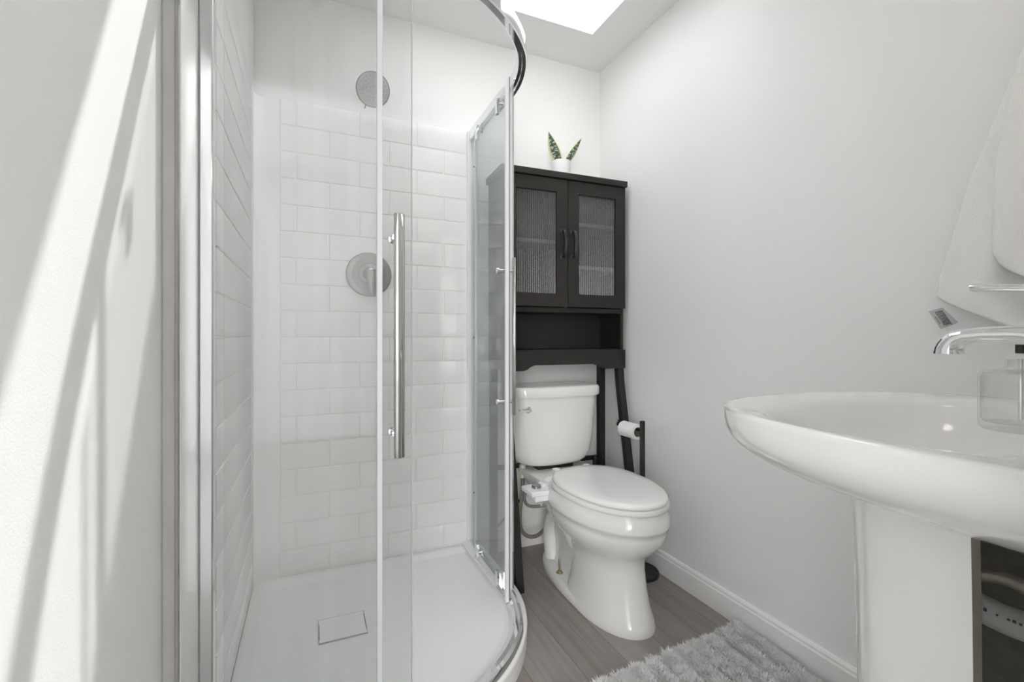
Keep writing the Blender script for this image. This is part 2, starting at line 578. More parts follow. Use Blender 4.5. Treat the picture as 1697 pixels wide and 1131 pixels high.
ZT = 1.936
mb = tile_panel(-0.112, 0.652, 0.075, ZT, [0.42 + 0.237 * n for n in range(-3, 3)], [0.54 + 0.237 * n for n in range(-3, 3)],
                lambda u, z, h: (u, YB - 0.012 - h, z))
mb.box(XP, 0.705, YB - 0.012, YB - 0.001, 0.066, ZT)
p = mb.build('shower_wall_panel', M['acrylic'], angle=25)
tag(p, 'white brick-pattern shower wall panel behind the shower valve on the back wall', 'wall panel', 'shower wall panels')
mb = tile_panel(1.235, 1.905, 0.075, ZT, [], [],
                lambda u, z, h: (XP + h, u, z))
mb.box(XL + 0.001, XP, 0.99, YB - 0.012, 0.066, ZT + 0.44)
mb.box(XP - 0.012, XP, 0.935, 0.99, 0.066, ZT + 0.44)
p = mb.build('shower_wall_panel', M['acrylic'], angle=25)
tag(p, 'white brick-pattern shower wall panel on the left side wall, seen edge-on', 'wall panel', 'shower wall panels')
# rounded corner column between the two panels
cc = MB()
prof = []
for k in range(9):
    a = PI / 2 * k / 8
    prof.append((XP + 0.004 + 0.05 * (1 - math.sin(a)), YB - 0.016 - 0.05 * (1 - math.cos(a))))
poly = [(XP + 0.0005, YB - 0.0125)] + [(XP + 0.086, YB - 0.0125), (XP + 0.086, YB - 0.016)] + prof + [(XP + 0.004, YB - 0.105), (XP + 0.0005, YB - 0.105)]
cc.prism(poly, 'z', 0.066, ZT - 0.02)
p = cc.build('corner_panel', M['acrylic'], angle=30)
tag(p, 'smooth white rounded corner strip between the two shower wall panels', 'wall panel')

# ------------------------------------------------------------------ shower tray
CX, CY = 0.15, 1.62


def quad_path(R, n=40, x0=None, y1=None):
    """from the left wall along the front, round the corner, back to the back wall"""
    x0 = XP + 0.002 if x0 is None else x0
    y1 = YB - 0.014 if y1 is None else y1
    pts = [(x0, CY - R)]
    for k in range(n + 1):
        a = -PI / 2 + PI / 2 * k / n
        pts.append((CX + R * math.cos(a), CY + R * math.sin(a)))
    pts.append((CX + R, y1))
    return pts


def tray_ring(R, z, inset):
    pts = quad_path(R, 40, XP + 0.002 + inset, YB - 0.014 - inset)
    # extra corner at back left, slightly rounded
    c = 0.03
    pts += [(XP + 0.002 + inset + c, YB - 0.014 - inset), (XP + 0.002 + inset, YB - 0.014 - inset - c)]
    return [(x, y, z) for x, y in pts]


tray = thing('shower_tray', 'white curved-front shower tray on the wood floor', 'shower tray', (0.2, 1.6, 0))
mb = MB()
mb.loft([tray_ring(0.556, 0.0, 0), tray_ring(0.558, 0.055, 0), tray_ring(0.557, 0.064, 0), tray_ring(0.551, 0.068, 0.0),
         tray_ring(0.51, 0.068, 0.022), tray_ring(0.50, 0.066, 0.026), tray_ring(0.485, 0.052, 0.036), tray_ring(0.47, 0.050, 0.05), tray_ring(0.30, 0.046, 0.2)])
mb.build('basin', M['tray'], tray, angle=50)
# drain cover: thin raised square plate over a dark slot
mb = MB().box(0.0215, 0.1685, 1.5555, 1.6865, 0.0462, 0.0502)
mb.build('drain_slot', plain('drain_shadow_gap', (0.42, 0.43, 0.43), 0.6), tray, smooth=False)
mb = MB().box(0.0235, 0.1665, 1.5575, 1.6845, 0.0485, 0.0504)
dc = mb.build('drain_cover', M['tray'], tray, smooth=False, bevel=0.0006)
MB().box(0.0215, 0.0255, 1.575, 1.655, 0.0487, 0.0516).build('finger_slot', M['nozzle_dot'], dc, smooth=False)
MB().box(0.1645, 0.1685, 1.575, 1.665, 0.0487, 0.0516).build('finger_slot', M['nozzle_dot'], dc, smooth=False)

# ------------------------------------------------------------------ shower enclosure
enc = thing('shower_enclosure', 'curved clear glass shower enclosure with chrome rails and two sliding doors', 'shower enclosure', (0.2, 1.3, 0.068))
ZG0, ZG1 = 0.075, 1.90


def pane_mb(path, t, z0, z1):
    return MB().sweep(path, [(-t / 2, z0), (t / 2, z0), (t / 2, z1), (-t / 2, z1)])


RG = 0.542
fx = [(XP + 0.022, CY - RG), (0.14, CY - RG)]
fp = pane_mb(fx, 0.006, ZG0, ZG1).build('fixed_panel', M['glass'], enc, smooth=False)
sp = pane_mb([(CX + RG - 0.03, 1.55), (CX + RG - 0.03, YB - 0.018)], 0.006, ZG0, ZG1).build('fixed_panel', M['glass_side'], enc, smooth=False)
# wall profiles
MB().box(XP + 0.0005, XP + 0.024, CY - RG - 0.013, CY - RG + 0.013, 0.069, 1.93).build('wall_profile', M['chrome'], enc, bevel=0.003)
MB().box(CX + RG - 0.046, CX + RG - 0.014, YB - 0.036, YB - 0.0125, 0.069, 1.93).build('wall_profile', M['seal'], enc, bevel=0.003)
# vertical seals on the fixed panels' free edges
MB().box(0.136, 0.148, CY - RG - 0.006, CY - RG + 0.010, ZG0, ZG1).build('edge_seal', M['seal'], fp, bevel=0.002)
MB().box(CX + RG - 0.037, CX + RG - 0.023, 1.536, 1.552, ZG0, ZG1).build('edge_seal', M['seal'], sp, bevel=0.002)
MB().box(CX + RG - 0.024, CX + RG - 0.017, 1.538, 1.546, ZG0, ZG1).build('edge_strip', M['chrome'], sp, bevel=0.001)
# top rail and bottom track: a moulded chrome section
def rail_path(R):
    pts = [(XP + 0.004, CY - R), (0.05, CY - R)]
    for k in range(49):
        a = -PI / 2 + PI / 2 * k / 48
        pts.append((CX + R * math.cos(a) - 0.03 * max(0, (k - 30) / 18), CY + R * math.sin(a)))
    pts.append((CX + R - 0.03, YB - 0.014))
    return pts


rp = [(-0.016, 1.886), (-0.013, 1.882), (-0.002, 1.882), (0.0, 1.888), (0.010, 1.888), (0.014, 1.892), (0.014, 1.930), (0.010, 1.935), (-0.012, 1.935), (-0.016, 1.931)]
MB().sweep(rail_path(0.545), rp).build('top_rail', M['chrome'], enc, angle=30)
tp = [(-0.016, 0.0685), (0.030, 0.0685), (0.030, 0.074), (0.018, 0.078), (0.010, 0.092), (-0.004, 0.094), (-0.013, 0.088), (-0.016, 0.080)]
MB().sweep(rail_path(0.535), tp).build('bottom_track', M['chrome'], enc, angle=30)


def bar_handle(parent, base, nrm, tan, gap=0.040):
    """flat chrome pull bar with two standoffs through the glass"""
    b, nv, tv = Vector(base), Vector(nrm).normalized(), Vector(tan).normalized()
    up = Vector((0, 0, 1))
    mb = MB()
    c = b + nv * gap
    rings = []
    for z in (0.725, 0.727, 1.282, 1.284):
        s = 1.0 if 0.726 < z < 1.283 else 0.88
        ring = []
        for k in range(20):
            a = 2 * PI * k / 20
            ring.append(Vector((c.x, c.y, z)) + tv * (0.0125 * s * math.copysign(abs(math.cos(a)) ** 0.7, math.cos(a))) + nv * (0.0065 * s * math.copysign(abs(math.sin(a)) ** 0.8, math.sin(a))))
        rings.append(ring)
    mb.loft(rings)
    h = mb.build('pull_handle', M['handle_chrome'], parent, angle=40)
    # the two posts go through the pane and end in round knobs inside
    for z in (0.773, 1.237):
        q = Vector((b.x, b.y, z))
        mb = MB().lathe([(0.009, 0.003), (0.009, 0.006), (0.006, 0.007), (0.006, gap - 0.004)], q, nv, 16)
        mb.build('standoff', M['chrome'], parent)
        mb = MB().lathe([(0.006, -0.004), (0.006, -0.024), (0.0105, -0.025), (0.0105, -0.031), (0.008, -0.033)], q, nv, 18)
        mb.build('inner_knob', M['chrome'], parent)


def roller(parent, p, nrm, z, wheel=True):
    nv = Vector(nrm).normalized()
    tv = Vector((-nv.y, nv.x, 0))
    mb = MB()
    c = Vector(p)
    for s in (1,):
        ring0 = [c + tv * a + nv * d + Vector((0, 0, zz - c.z)) for a, d, zz in ((-0.009, -0.016, z - 0.03), (0.009, -0.016, z - 0.03), (0.009, -0.016, z + 0.03), (-0.009, -0.016, z + 0.03))]
        ring1 = [q + nv * 0.012 for q in ring0]
        mb.loft([ring0, ring1])
    mb.lathe([(0.004, -0.006), (0.004, 0.006), (0.011, 0.006), (0.012, 0.009), (0.011, 0.014), (0.004, 0.014)], Vector((c.x, c.y, z + (0.012 if z > 1 else -0.006))), nv, 18)
    return mb.build('roller', M['chrome'], parent, bevel=0.001)


# left door: slid back behind the fixed front panel, only its front edge shows
RD = 0.505
a_end = math.atan2(1.1215 - CY, 0.222 - CX)
pth = [(-0.165, CY - RD), (0.02, CY - RD)] + [(CX + RD * math.cos(a), CY + RD * math.sin(a)) for a in [-PI / 2 + (a_end + PI / 2) * k / 8 for k in range(9)]]
d1 = pane_mb(pth, 0.006, ZG0 + 0.01, ZG1 - 0.01).build('sliding_door', M['glass'], enc, angle=30)
MB().sweep(pth[-2:], [(-0.0034, ZG0 + 0.01), (0.0034, ZG0 + 0.01), (0.0034, ZG1 - 0.01), (-0.0034, ZG1 - 0.01)])
e = Vector((pth[-1][0], pth[-1][1]))
MB().box(e.x - 0.0005, e.x + 0.0015, e.y - 0.0035, e.y + 0.0035, ZG0 + 0.01, ZG1 - 0.01).build('glass_edge', M['glass_edge'], d1, smooth=False)
bar_handle(d1, (0.183, CY - RD + 0.001, 0), (0.066, -0.998, 0), (0.998, 0.066, 0))
roller(d1, (0.10, CY - RD, 1.9), (0, -1, 0), 1.875)
# right door: slid back beside the side panel
pth = [(0.628, 1.494), (0.640, 1.56), (0.647, 1.65), (0.650, 1.75), (0.650, 1.885)]
d2 = pane_mb(pth, 0.006, ZG0 + 0.01, ZG1 - 0.012).build('sliding_door', M['glass_side'], enc, angle=30)
mb = MB().box(0.6205, 0.6335, 1.483, 1.496, ZG0 + 0.004, ZG1 + 0.010)
mb.build('edge_seal', M['seal'], d2, bevel=0.002)
MB().box(0.633, 0.6362, 1.484, 1.496, ZG0 + 0.004, ZG1 + 0.010).build('edge_strip', plain('dark_chrome_strip', (0.33, 0.34, 0.37), 0.2, metal=0.9), d2, smooth=False)
MB().box(0.645, 0.655, 1.884, 1.890, ZG0 + 0.01, ZG1 - 0.012).build('edge_seal', M['glass_edge'], d2, bevel=0.001)
bar_handle(d2, (0.633, 1.516, 0), (0.984, -0.179, 0), (0.179, 0.984, 0), 0.030)
for yy in (1.60, 1.84):
    roller(d2, (0.645 if yy < 1.7 else 0.649, yy, 0), (1, 0, 0), 1.86)
    roller(d2, (0.645 if yy < 1.7 else 0.649, yy, 0), (1, 0, 0), 0.105)
# small clear bumpers on the side panel
for zz in (0.32, 1.0, 1.75):
    MB().lathe([(0.004, -0.004), (0.004, -0.010)], (CX + RG - 0.03, 1.93, zz), (1, 0, 0), 12).build('bumper', M['nickel'], sp)

# ------------------------------------------------------------------ shower head and valve
sh = thing('showerhead', 'round brushed nickel shower head high on the back wall of the shower', 'shower head', (0.22, YB, 1.99))
hd = Vector((0.02, -0.84, -0.54)).normalized()
hc = Vector((0.22, 1.855, 1.958))
MB().lathe([(0.030, 0.0), (0.030, 0.006), (0.016, 0.012)], (0.22, YB - 0.0005, 2.045), (0, -1, 0), 28).build('flange', M['nickel'], sh)
MB().tube(smooth_path([(0.22, YB - 0.005, 2.045), (0.22, YB - 0.06, 2.047), (0.22, YB - 0.11, 2.02), hc - hd * 0.03]), 0.0095).build('arm', M['nickel'], sh)
MB().lathe([(0.012, -0.045), (0.016, -0.03), (0.022, -0.022), (0.05, -0.016), (0.062, -0.010), (0.064, -0.003), (0.0625, 0.0), (0.060, 0.001)], hc, hd, 48).build('head', M['nickel'], sh)
fc = MB().lathe([(0.0, 0.0005), (0.0595, 0.0012), (0.0595, 0.0022), (0.0, 0.0030)], hc, hd, 48)
face = fc.build('spray_face', M['nozzle'], sh)
u = Vector((1, 0, 0)); u = (u - hd * u.dot(hd)).normalized(); w = hd.cross(u)
mb = MB()
for r_, n_ in ((0.012, 6), (0.026, 10), (0.039, 16), (0.051, 22)):
    for k in range(n_):
        a = 2 * PI * (k + 0.3 * r_ * 100) / n_
        q = hc + hd * 0.0024 + (u * math.cos(a) + w * math.sin(a)) * r_
        mb.lathe([(0.0016, 0), (0.0013, 0.0014)], q, hd, 8)
mb.build('nozzle', M['nozzle_dot'], face)
q = hc - hd * 0.006 + (-w * 0.95 if w.z > 0 else w * 0.95) * 0.060 + u * -0.015
dn = Vector((0, 0, -1)); dn = (dn - hd * dn.dot(hd)).normalized()
MB().tube([hc - hd * 0.006 + dn * 0.058 - u * 0.022, hc - hd * 0.004 + dn * 0.072 - u * 0.026], 0.0028, 10).build('spray_lever', M['nickel'], sh)

va = thing('shower_valve', 'round brushed nickel shower valve with lever pointing down on the tiled back panel', 'shower valve', (0.221, YB - 0.016, 1.262))
vc = (0.221, YB - 0.0162, 1.262)
MB().lathe([(0.090, 0), (0.0915, 0.004), (0.088, 0.009), (0.075, 0.0125), (0.070, 0.0115), (0.067, 0.0125), (0.045, 0.017), (0.043, 0.016), (0.040, 0.018), (0.0, 0.020)], vc, (0, -1, 0), 64).build('escutcheon', M['nickel'], va)
MB().lathe([(0.026, 0.016), (0.026, 0.040), (0.022, 0.050), (0.014, 0.056), (0, 0.058)], vc, (0, -1, 0), 32).build('hub', M['nickel'], va)
rings = []
for k in range(9):
    t = k / 8
    z = 1.276 - 0.095 * t
    y = YB - 0.016 - 0.052 - 0.012 * math.sin(t * PI * 0.6)
    wx = 0.0195 - 0.006 * t
    wy = 0.011 - 0.004 * t
    if k == 8:
        wx *= 0.6; wy *= 0.6
    rings.append([(0.221 + 0.004 * t + wx * math.cos(a), y + wy * math.sin(a), z) for a in [2 * PI * j / 16 for j in range(16)]])
MB().loft(rings).build('lever', M['nickel'], va)

# ------------------------------------------------------------------ toilet
TX = 1.02
to = thing('toilet', 'white two-piece toilet with closed lid between shower and right wall', 'toilet', (TX, 1.6, 0))


def egg(yf, yb, w, z, n=48, pf=1.0, ymax=0.58, xc=TX, pb=2.6, pfr=2.1):
    """egg outline: rounded front at yf, squarer back at yb; widest at fraction ymax of the way back"""
    ym = yf + (yb - yf) * ymax
    pts = []
    for k in range(n):
        a = 2 * PI * k / n
        c, s = math.cos(a), math.sin(a)
        e_ = pfr if c > 0 else pb
        x = math.copysign(abs(s) ** (2 / e_), s) * w
        y = math.copysign(abs(c) ** (2 / e_), c)
        yy = ym - y * (ym - yf) if c > 0 else ym - y * (yb - ym)
        pts.append((xc + x, yy, z))
    return pts


mb = MB()
# bowl: foot flare, column, round belly, rim band
rg = [egg(1.232, 1.62, 0.122, 0.0, pb=3.2), egg(1.232, 1.62, 0.123, 0.012, pb=3.2), egg(1.238, 1.62, 0.118, 0.030, pb=3.2), egg(1.256, 1.61, 0.109, 0.075, pb=3),
      egg(1.272, 1.60, 0.104, 0.13, pb=3), egg(1.282, 1.60, 0.103, 0.19, pb=3), egg(1.281, 1.61, 0.108, 0.225, pb=2.8), egg(1.262, 1.63, 0.128, 0.25),
      egg(1.232, 1.66, 0.153, 0.275), egg(1.208, 1.69, 0.170, 0.305), egg(1.198, 1.70, 0.1765, 0.335), egg(1.197, 1.705, 0.178, 0.352),
      egg(1.188, 1.71, 0.1835, 0.357), egg(1.184, 1.712, 0.1855, 0.368), egg(1.190, 1.712, 0.182, 0.395), egg(1.202, 1.71, 0.177, 0.412), egg(1.205, 1.71, 0.175, 0.418)]
mb.loft(rg)
bowl = mb.build('bowl', M['porcelain'], to, angle=60)
# trapway, foot plate and rear deck
mb = MB()
mb.loft([egg(1.30, 1.905, 0.122, 0.0, pb=2.2, ymax=0.35), egg(1.30, 1.905, 0.124, 0.014, pb=2.2, ymax=0.35), egg(1.32, 1.897, 0.119, 0.030, pb=2.2, ymax=0.35), egg(1.36, 1.88, 0.106, 0.036, pb=2.2, ymax=0.35)])
mb.build('foot_plate', M['porcelain'], bowl, angle=60)
mb = MB()
mb.loft([egg(1.36, 1.850, 0.066, 0.03, pb=2.8, ymax=.5), egg(1.36, 1.835, 0.058, 0.06, pb=2.8, ymax=.5), egg(1.36, 1.825, 0.060, 0.13, pb=2.8, ymax=.5), egg(1.36, 1.83, 0.078, 0.21, pb=3, ymax=.5),
         egg(1.34, 1.85, 0.102, 0.27, pb=3, ymax=.5), egg(1.36, 1.90, 0.130, 0.325, pb=3.4, ymax=.5), egg(1.40, 1.95, 0.150, 0.368, pb=4, ymax=.6), egg(1.44, 1.975, 0.160, 0.395, pb=5, ymax=.6), egg(1.45, 1.975, 0.160, 0.415, pb=5, ymax=.6)])
mb.build('trapway', M['porcelain'], bowl, angle=60)
# curved relief of the trap on each flank
for s_ in (-1, 1):
    path = smooth_path([(TX + s_ * 0.044, 1.80, 0.04), (TX + s_ * 0.050, 1.80, 0.16), (TX + s_ * 0.058, 1.73, 0.25), (TX + s_ * 0.056, 1.64, 0.235), (TX + s_ * 0.046, 1.56, 0.16), (TX + s_ * 0.040, 1.51, 0.08)], 6)
    MB().tube(path, 0.036, 18).build('trap_bulge', M['porcelain'], bowl)
# tank, wider at the top
def rrect(x0, x1, y0, y1, z, r, n=7, bow=0.0):
    pts = []
    for (cx_, cy_, a0) in ((x1 - r, y0 + r, -PI / 2), (x1 - r, y1 - r * 0.4, 0), (x0 + r, y1 - r * 0.4, PI / 2), (x0 + r, y0 + r, PI)):
        rr = r if a0 in (-PI / 2, PI) else r * 0.4
        ccx = cx_
        if rr != r:
            ccx = x1 - rr if a0 == 0 else x0 + rr
        for k in range(n):
            a = a0 + PI / 2 * k / (n - 1)
            x = ccx + rr * math.cos(a)
            y = cy_ + rr * math.sin(a)
            if bow and y < (y0 + y1) / 2:
                t = (x - (x0 + x1) / 2) / ((x1 - x0) / 2)
                y -= bow * (1 - t * t)
            pts.append((x, y, z))
    # subdivide the bowed front edge so that it curves
    return pts


def tank_ring(z, w, yf, yb, r, bow=0.03, n=14):
    pts = []
    x0, x1 = TX - 0.012 - w, TX - 0.012 + w
    m_ = 22
    for k in range(m_ + 1):       # front, left to right, bowed with rounded ends
        t = -1 + 2 * k / m_
        x = (x0 + x1) / 2 + (w - r * 0.0) * t
        y = yf + bow * (abs(t) ** 2.2) + r * max(0, (abs(t) - (1 - r / w)) / (r / w)) ** 2
        pts.append((x, y, z))
    pts += [(x1, yb - 0.02, z), (x1 - 0.02, yb, z), (x0 + 0.02, yb, z), (x0, yb - 0.02, z)]
    return pts


mb = MB()
yb_ = 1.972
mb.loft([tank_ring(0.432, 0.120, 1.815, yb_, 0.03), tank_ring(0.438, 0.148, 1.802, yb_, 0.035), tank_ring(0.452, 0.172, 1.793, yb_, 0.04), tank_ring(0.485, 0.190, 1.784, yb_, 0.04), tank_ring(0.54, 0.1985, 1.778, yb_, 0.04),
         tank_ring(0.62, 0.2045, 1.773, yb_, 0.04), tank_ring(0.70, 0.2085, 1.768, yb_, 0.04), tank_ring(0.742, 0.210, 1.766, yb_, 0.04)])
tank = mb.build('tank', M['porcelain'], to, angle=60)
mb = MB()
mb.loft([tank_ring(0.741, 0.213, 1.760, yb_ + 0.004, 0.04), tank_ring(0.742, 0.219, 1.752, yb_ + 0.006, 0.04), tank_ring(0.750, 0.2205, 1.750, yb_ + 0.006, 0.04), tank_ring(0.776, 0.2205, 1.750, yb_ + 0.006, 0.04),
         tank_ring(0.784, 0.218, 1.754, yb_ + 0.004, 0.04), tank_ring(0.787, 0.208, 1.764, yb_, 0.04), tank_ring(0.789, 0.15, 1.80, yb_ - 0.03, 0.03)])
mb.build('tank_lid', M['porcelain'], to, angle=50)
# tank bolts gasket gap between tank and bowl
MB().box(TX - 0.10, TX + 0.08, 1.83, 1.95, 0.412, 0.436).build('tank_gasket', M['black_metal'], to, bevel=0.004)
# flush lever, upper left of the tank front
fl = MB().lathe([(0.014, 0.0), (0.014, 0.006), (0.009, 0.012), (0.006, 0.02), (0.0, 0.021)], (0.850, 1.783, 0.692), (0, -1, 0), 20)
fl.tube(smooth_path([(0.850, 1.766, 0.692), (0.835, 1.760, 0.692), (0.812, 1.760, 0.695), (0.798, 1.762, 0.696)], 4), [0.005] * 4 + [0.0045] * 4 + [0.005] * 5, 10)
fl.build('flush_lever', M['chrome'], to)
# seat and lid
def shell(rings_spec, pf=2.05, pb=2.5):
    return [egg(yf, yb, w, z, 64, pb=pb, pfr=pf, ymax=0.56) for yf, yb, w, z in rings_spec]


mb = MB().loft(shell([(1.200, 1.69, 0.172, 0.4185), (1.190, 1.69, 0.178, 0.421), (1.188, 1.69, 0.180, 0.428), (1.189, 1.69, 0.179, 0.437), (1.197, 1.69, 0.173, 0.4395)]))
mb.build('seat', M['seat'], to, angle=60)
mb = MB().loft(shell([(1.203, 1.682, 0.169, 0.4405), (1.194, 1.685, 0.1745, 0.4425), (1.192, 1.687, 0.176, 0.449), (1.196, 1.685, 0.173, 0.456), (1.206, 1.678, 0.164, 0.4605), (1.25, 1.64, 0.13, 0.4635), (1.33, 1.55, 0.065, 0.4650)]))
mb.build('seat_lid', M['seat'], to, angle=60)
for s_ in (-1, 1):
    MB().box(TX + s_ * 0.075 - 0.016, TX + s_ * 0.075 + 0.016, 1.680, 1.725, 0.414, 0.452).build('hinge', M['seat'], to, bevel=0.008, seg=3)
# exposed floor bolt with washer and nut
bp = (0.936, 1.667, 0.0335)
mb = MB().lathe([(0.0155, 0.0), (0.0155, 0.0025), (0.013, 0.0035), (0.0105, 0.0035), (0.0105, 0.010), (0.009, 0.011), (0.0042, 0.011), (0.0040, 0.056), (0.0028, 0.058)], bp, n=18)
mb.build('floor_bolt', M['brass'], to)

# ------------------------------------------------------------------ bidet attachment under the seat
bd = thing('bidet_attachment', 'white plastic bidet control box with grey dial beside the toilet seat', 'bidet', (0.83, 1.66, 0.4))
mb = MB().box(0.778, 0.872, 1.600, 1.700, 0.384, 0.404)
mb.box(0.795, 0.862, 1.604, 1.672, 0.362, 0.386)
mb.build('control_box', M['bidet'], bd, bevel=0.004, seg=3)
mb = MB().prism([(0.850, 1.700), (0.850, 1.655), (0.90, 1.668), (0.960, 1.675), (0.960, 1.715), (0.90, 1.705)], 'z', 0.4185, 0.4255)
mb.v = [(x, y, z - (0.02 if x < 0.86 else 0.006 if x < 0.93 else 0.0)) for x, y, z in mb.v]
mb.build('mounting_arm', M['bidet'], bd, bevel=0.002)
MB().lathe([(0.019, 0.0), (0.019, 0.008), (0.0175, 0.010), (0.016, 0.009), (0, 0.009)], (0.822, 1.652, 0.404), n=32).build('dial', M['nickel'], bd)
MB().lathe([(0.005, 0.0), (0.005, -0.012), (0.0035, -0.012), (0.0035, -0.028)], (0.838, 1.640, 0.362), n=14).build('hose_fitting', M['pvc'], bd)
MB().tube(smooth_path([(0.795, 1.690, 0.386), (0.797, 1.71, 0.345), (0.825, 1.735, 0.305), (0.875, 1.745, 0.290), (0.925, 1.73, 0.300), (0.955, 1.72, 0.32)]), 0.0065, 12).build('inlet_hose', M['vinyl'], bd)

hs = thing('water_supply_hose', 'brownish braided water hose looping below the toilet tank', 'hose', (0.87, 1.93, 0.11))
MB().tube(smooth_path([(0.873, 1.89, 0.375), (0.870, 1.89, 0.30), (0.858, 1.89, 0.21), (0.862, 1.885, 0.145), (0.895, 1.88, 0.108), (0.945, 1.88, 0.105), (1.0, 1.90, 0.130), (1.08, 1.955, 0.155), (1.12, YB - 0.008, 0.16)], 8), 0.0085, 14).build('braided_hose', M['braid'], hs)
mb = MB().lathe([(0.014, 0.0), (0.016, 0.012), (0.013, 0.030), (0.013, 0.058), (0.010, 0.060)], (0.873, 1.89, 0.372), n=12)
mb.build('coupling_nut', M['nut'], hs, angle=20)
MB().lathe([(0.025, 0.0), (0.024, 0.004), (0.011, 0.008)], (1.12, YB - 0.001, 0.16), (0, -1, 0), 24).build('wall_flange', M['chrome'], hs)

# ------------------------------------------------------------------ over-toilet cabinet
cb = thing('storage_cabinet', 'dark espresso over-toilet cabinet with two fluted glass doors on black legs', 'cabinet', (1.047, 1.978, 0), math.radians(-2.0))
L = dict(local=True)
FD = -0.200
MB().box(-0.316, 0.306, FD - 0.012, 0.0, 1.697, 1.724).build('top_panel', M['espresso'], cb, smooth=False, bevel=0.002, **L)
for s_ in (-1, 1):
    MB().box(s_ * 0.302, s_ * 0.286, FD + 0.018, 0.0, 0.862, 1.697).build('side_panel', M['espresso'], cb, smooth=False, bevel=0.001, **L)
MB().box(-0.286, 0.286, -0.010, -0.002, 0.935, 1.697).build('back_panel', M['black'], cb, smooth=False, **L)
MB().box(-0.286, 0.286, FD + 0.018, -0.010, 1.112, 1.132).build('cupboard_base', M['espresso'], cb, smooth=False, **L)
MB().box(-0.286, 0.286, FD + 0.014, -0.010, 0.932, 0.948).build('open_shelf', M['espresso'], cb, smooth=False, **L)
MB().box(-0.008, 0.008, FD + 0.022, -0.010, 1.132, 1.697).build('divider', M['interior'], cb, smooth=False, **L)
for (a, b, z) in ((-0.286, -0.008, 1.416), (0.008, 0.286, 1.506), (0.008, 0.286, 1.310)):
    MB().box(a, b, FD + 0.032, -0.010, z, z + 0.016).build('inner_shelf', M['shelf_edge'], cb, smooth=False, **L)
# arched apron
ap = [(-0.302, 0.858), (-0.215, 0.858), (-0.195, 0.862), (-0.178, 0.874), (-0.160, 0.881), (0.130, 0.881), (0.150, 0.876), (0.175, 0.864), (0.195, 0.858), (0.302, 0.858), (0.302, 0.944), (-0.302, 0.944)]
MB().prism(ap, 'y', FD, FD + 0.016).build('apron', M['espresso'], cb, smooth=False, bevel=0.001, **L)


def cab_door(x0, x1, hx):
    z0, z1 = 1.136, 1.694
    sw, rt, rb = 0.053, 0.055, 0.057
    f = MB()
    f.box(x0, x0 + sw, FD, FD + 0.017, z0, z1)
    f.box(x1 - sw, x1, FD, FD + 0.017, z0, z1)
    f.box(x0 + sw, x1 - sw, FD, FD + 0.017, z0, z0 + rb)
    f.box(x0 + sw, x1 - sw, FD, FD + 0.017, z1 - rt, z1)
    d = f.build('door', M['espresso'], cb, smooth=False, **L)
    # fluted pane: rows of half-round ribs
    n_ = 20
    wv = (x1 - x0 - 2 * sw + 0.004) / n_
    xs = []
    for i in range(n_):
        for k in range(6):
            t = k / 6
            xs.append((x0 + sw - 0.002 + (i + t) * wv, FD + 0.011 - 0.0032 * math.sin(PI * t)))
    xs.append((x0 + sw - 0.002 + n_ * wv, FD + 0.011))
    g = MB()
    poly = xs + [(xs[-1][0], FD + 0.0145), (xs[0][0], FD + 0.0145)]
    g.loft([[(x, y, z0 + rb - 0.002) for x, y in poly], [(x, y, z1 - rt + 0.002) for x, y in poly]])
    g.build('fluted_pane', M['fluted'], d, angle=60, **L)
    h = MB()
    zc = 1.412
    pth = smooth_path([(hx, FD - 0.002, zc - 0.055), (hx, FD - 0.018, zc - 0.050), (hx, FD - 0.026, zc - 0.025), (hx, FD - 0.028, zc), (hx, FD - 0.026, zc + 0.025), (hx, FD - 0.018, zc + 0.050), (hx, FD - 0.002, zc + 0.055)], 5)
    h.tube(pth, [0.0075 + 0.003 * math.sin(PI * i / (len(pth) - 1)) for i in range(len(pth))], 12)
    for s_ in (-1, 1):
        h.lathe([(0.013, 0.0), (0.013, 0.002), (0.010, 0.004)], (hx, FD, zc + s_ * 0.056), (0, -1, 0), 18)
    h.build('handle', M['black_metal'], d, **L)


cab_door(-0.301, -0.0015, -0.024)
cab_door(0.0015, 0.301, 0.026)
for s_ in (-1, 1):
    x0, x1 = s_ * 0.300, s_ * 0.268
    a = MB().loft([[(x0, -0.345, 0.0), (x1, -0.345, 0.0), (x1, -0.313, 0.0), (x0, -0.313, 0.0)],
                   [(x0, -0.196, 0.80), (x1, -0.196, 0.80), (x1, -0.164, 0.80), (x0, -0.164, 0.80)],
                   [(x0, -0.184, 0.932), (x1, -0.184, 0.932), (x1, -0.152, 0.932), (x0, -0.152, 0.932)]])
    a.build('leg', M['black'], cb, smooth=False, bevel=0.002, **L)
    MB().box(x0, x1, -0.034, -0.003, 0.0, 0.932).build('leg', M['black'], cb, smooth=False, bevel=0.002, **L)
MB().box(-0.268, 0.268, -0.024, -0.010, 0.395, 0.415).build('cross_rail', M['black'], cb, smooth=False, **L)
MB().tube([(-0.28, -0.020, 0.12), (0.0, -0.020, 0.40)], 0.005, 10).build('brace', M['black_metal'], cb, **L)
for xx in (0.245, 0.305 - 0.015):
    MB().lathe([(0.011, 0.0), (0.011, 0.040), (0.008, 0.048), (0.0, 0.051)], (xx - 0.012, -0.045, 0.372), n=16).build('peg', M['black_metal'], cb, **L)

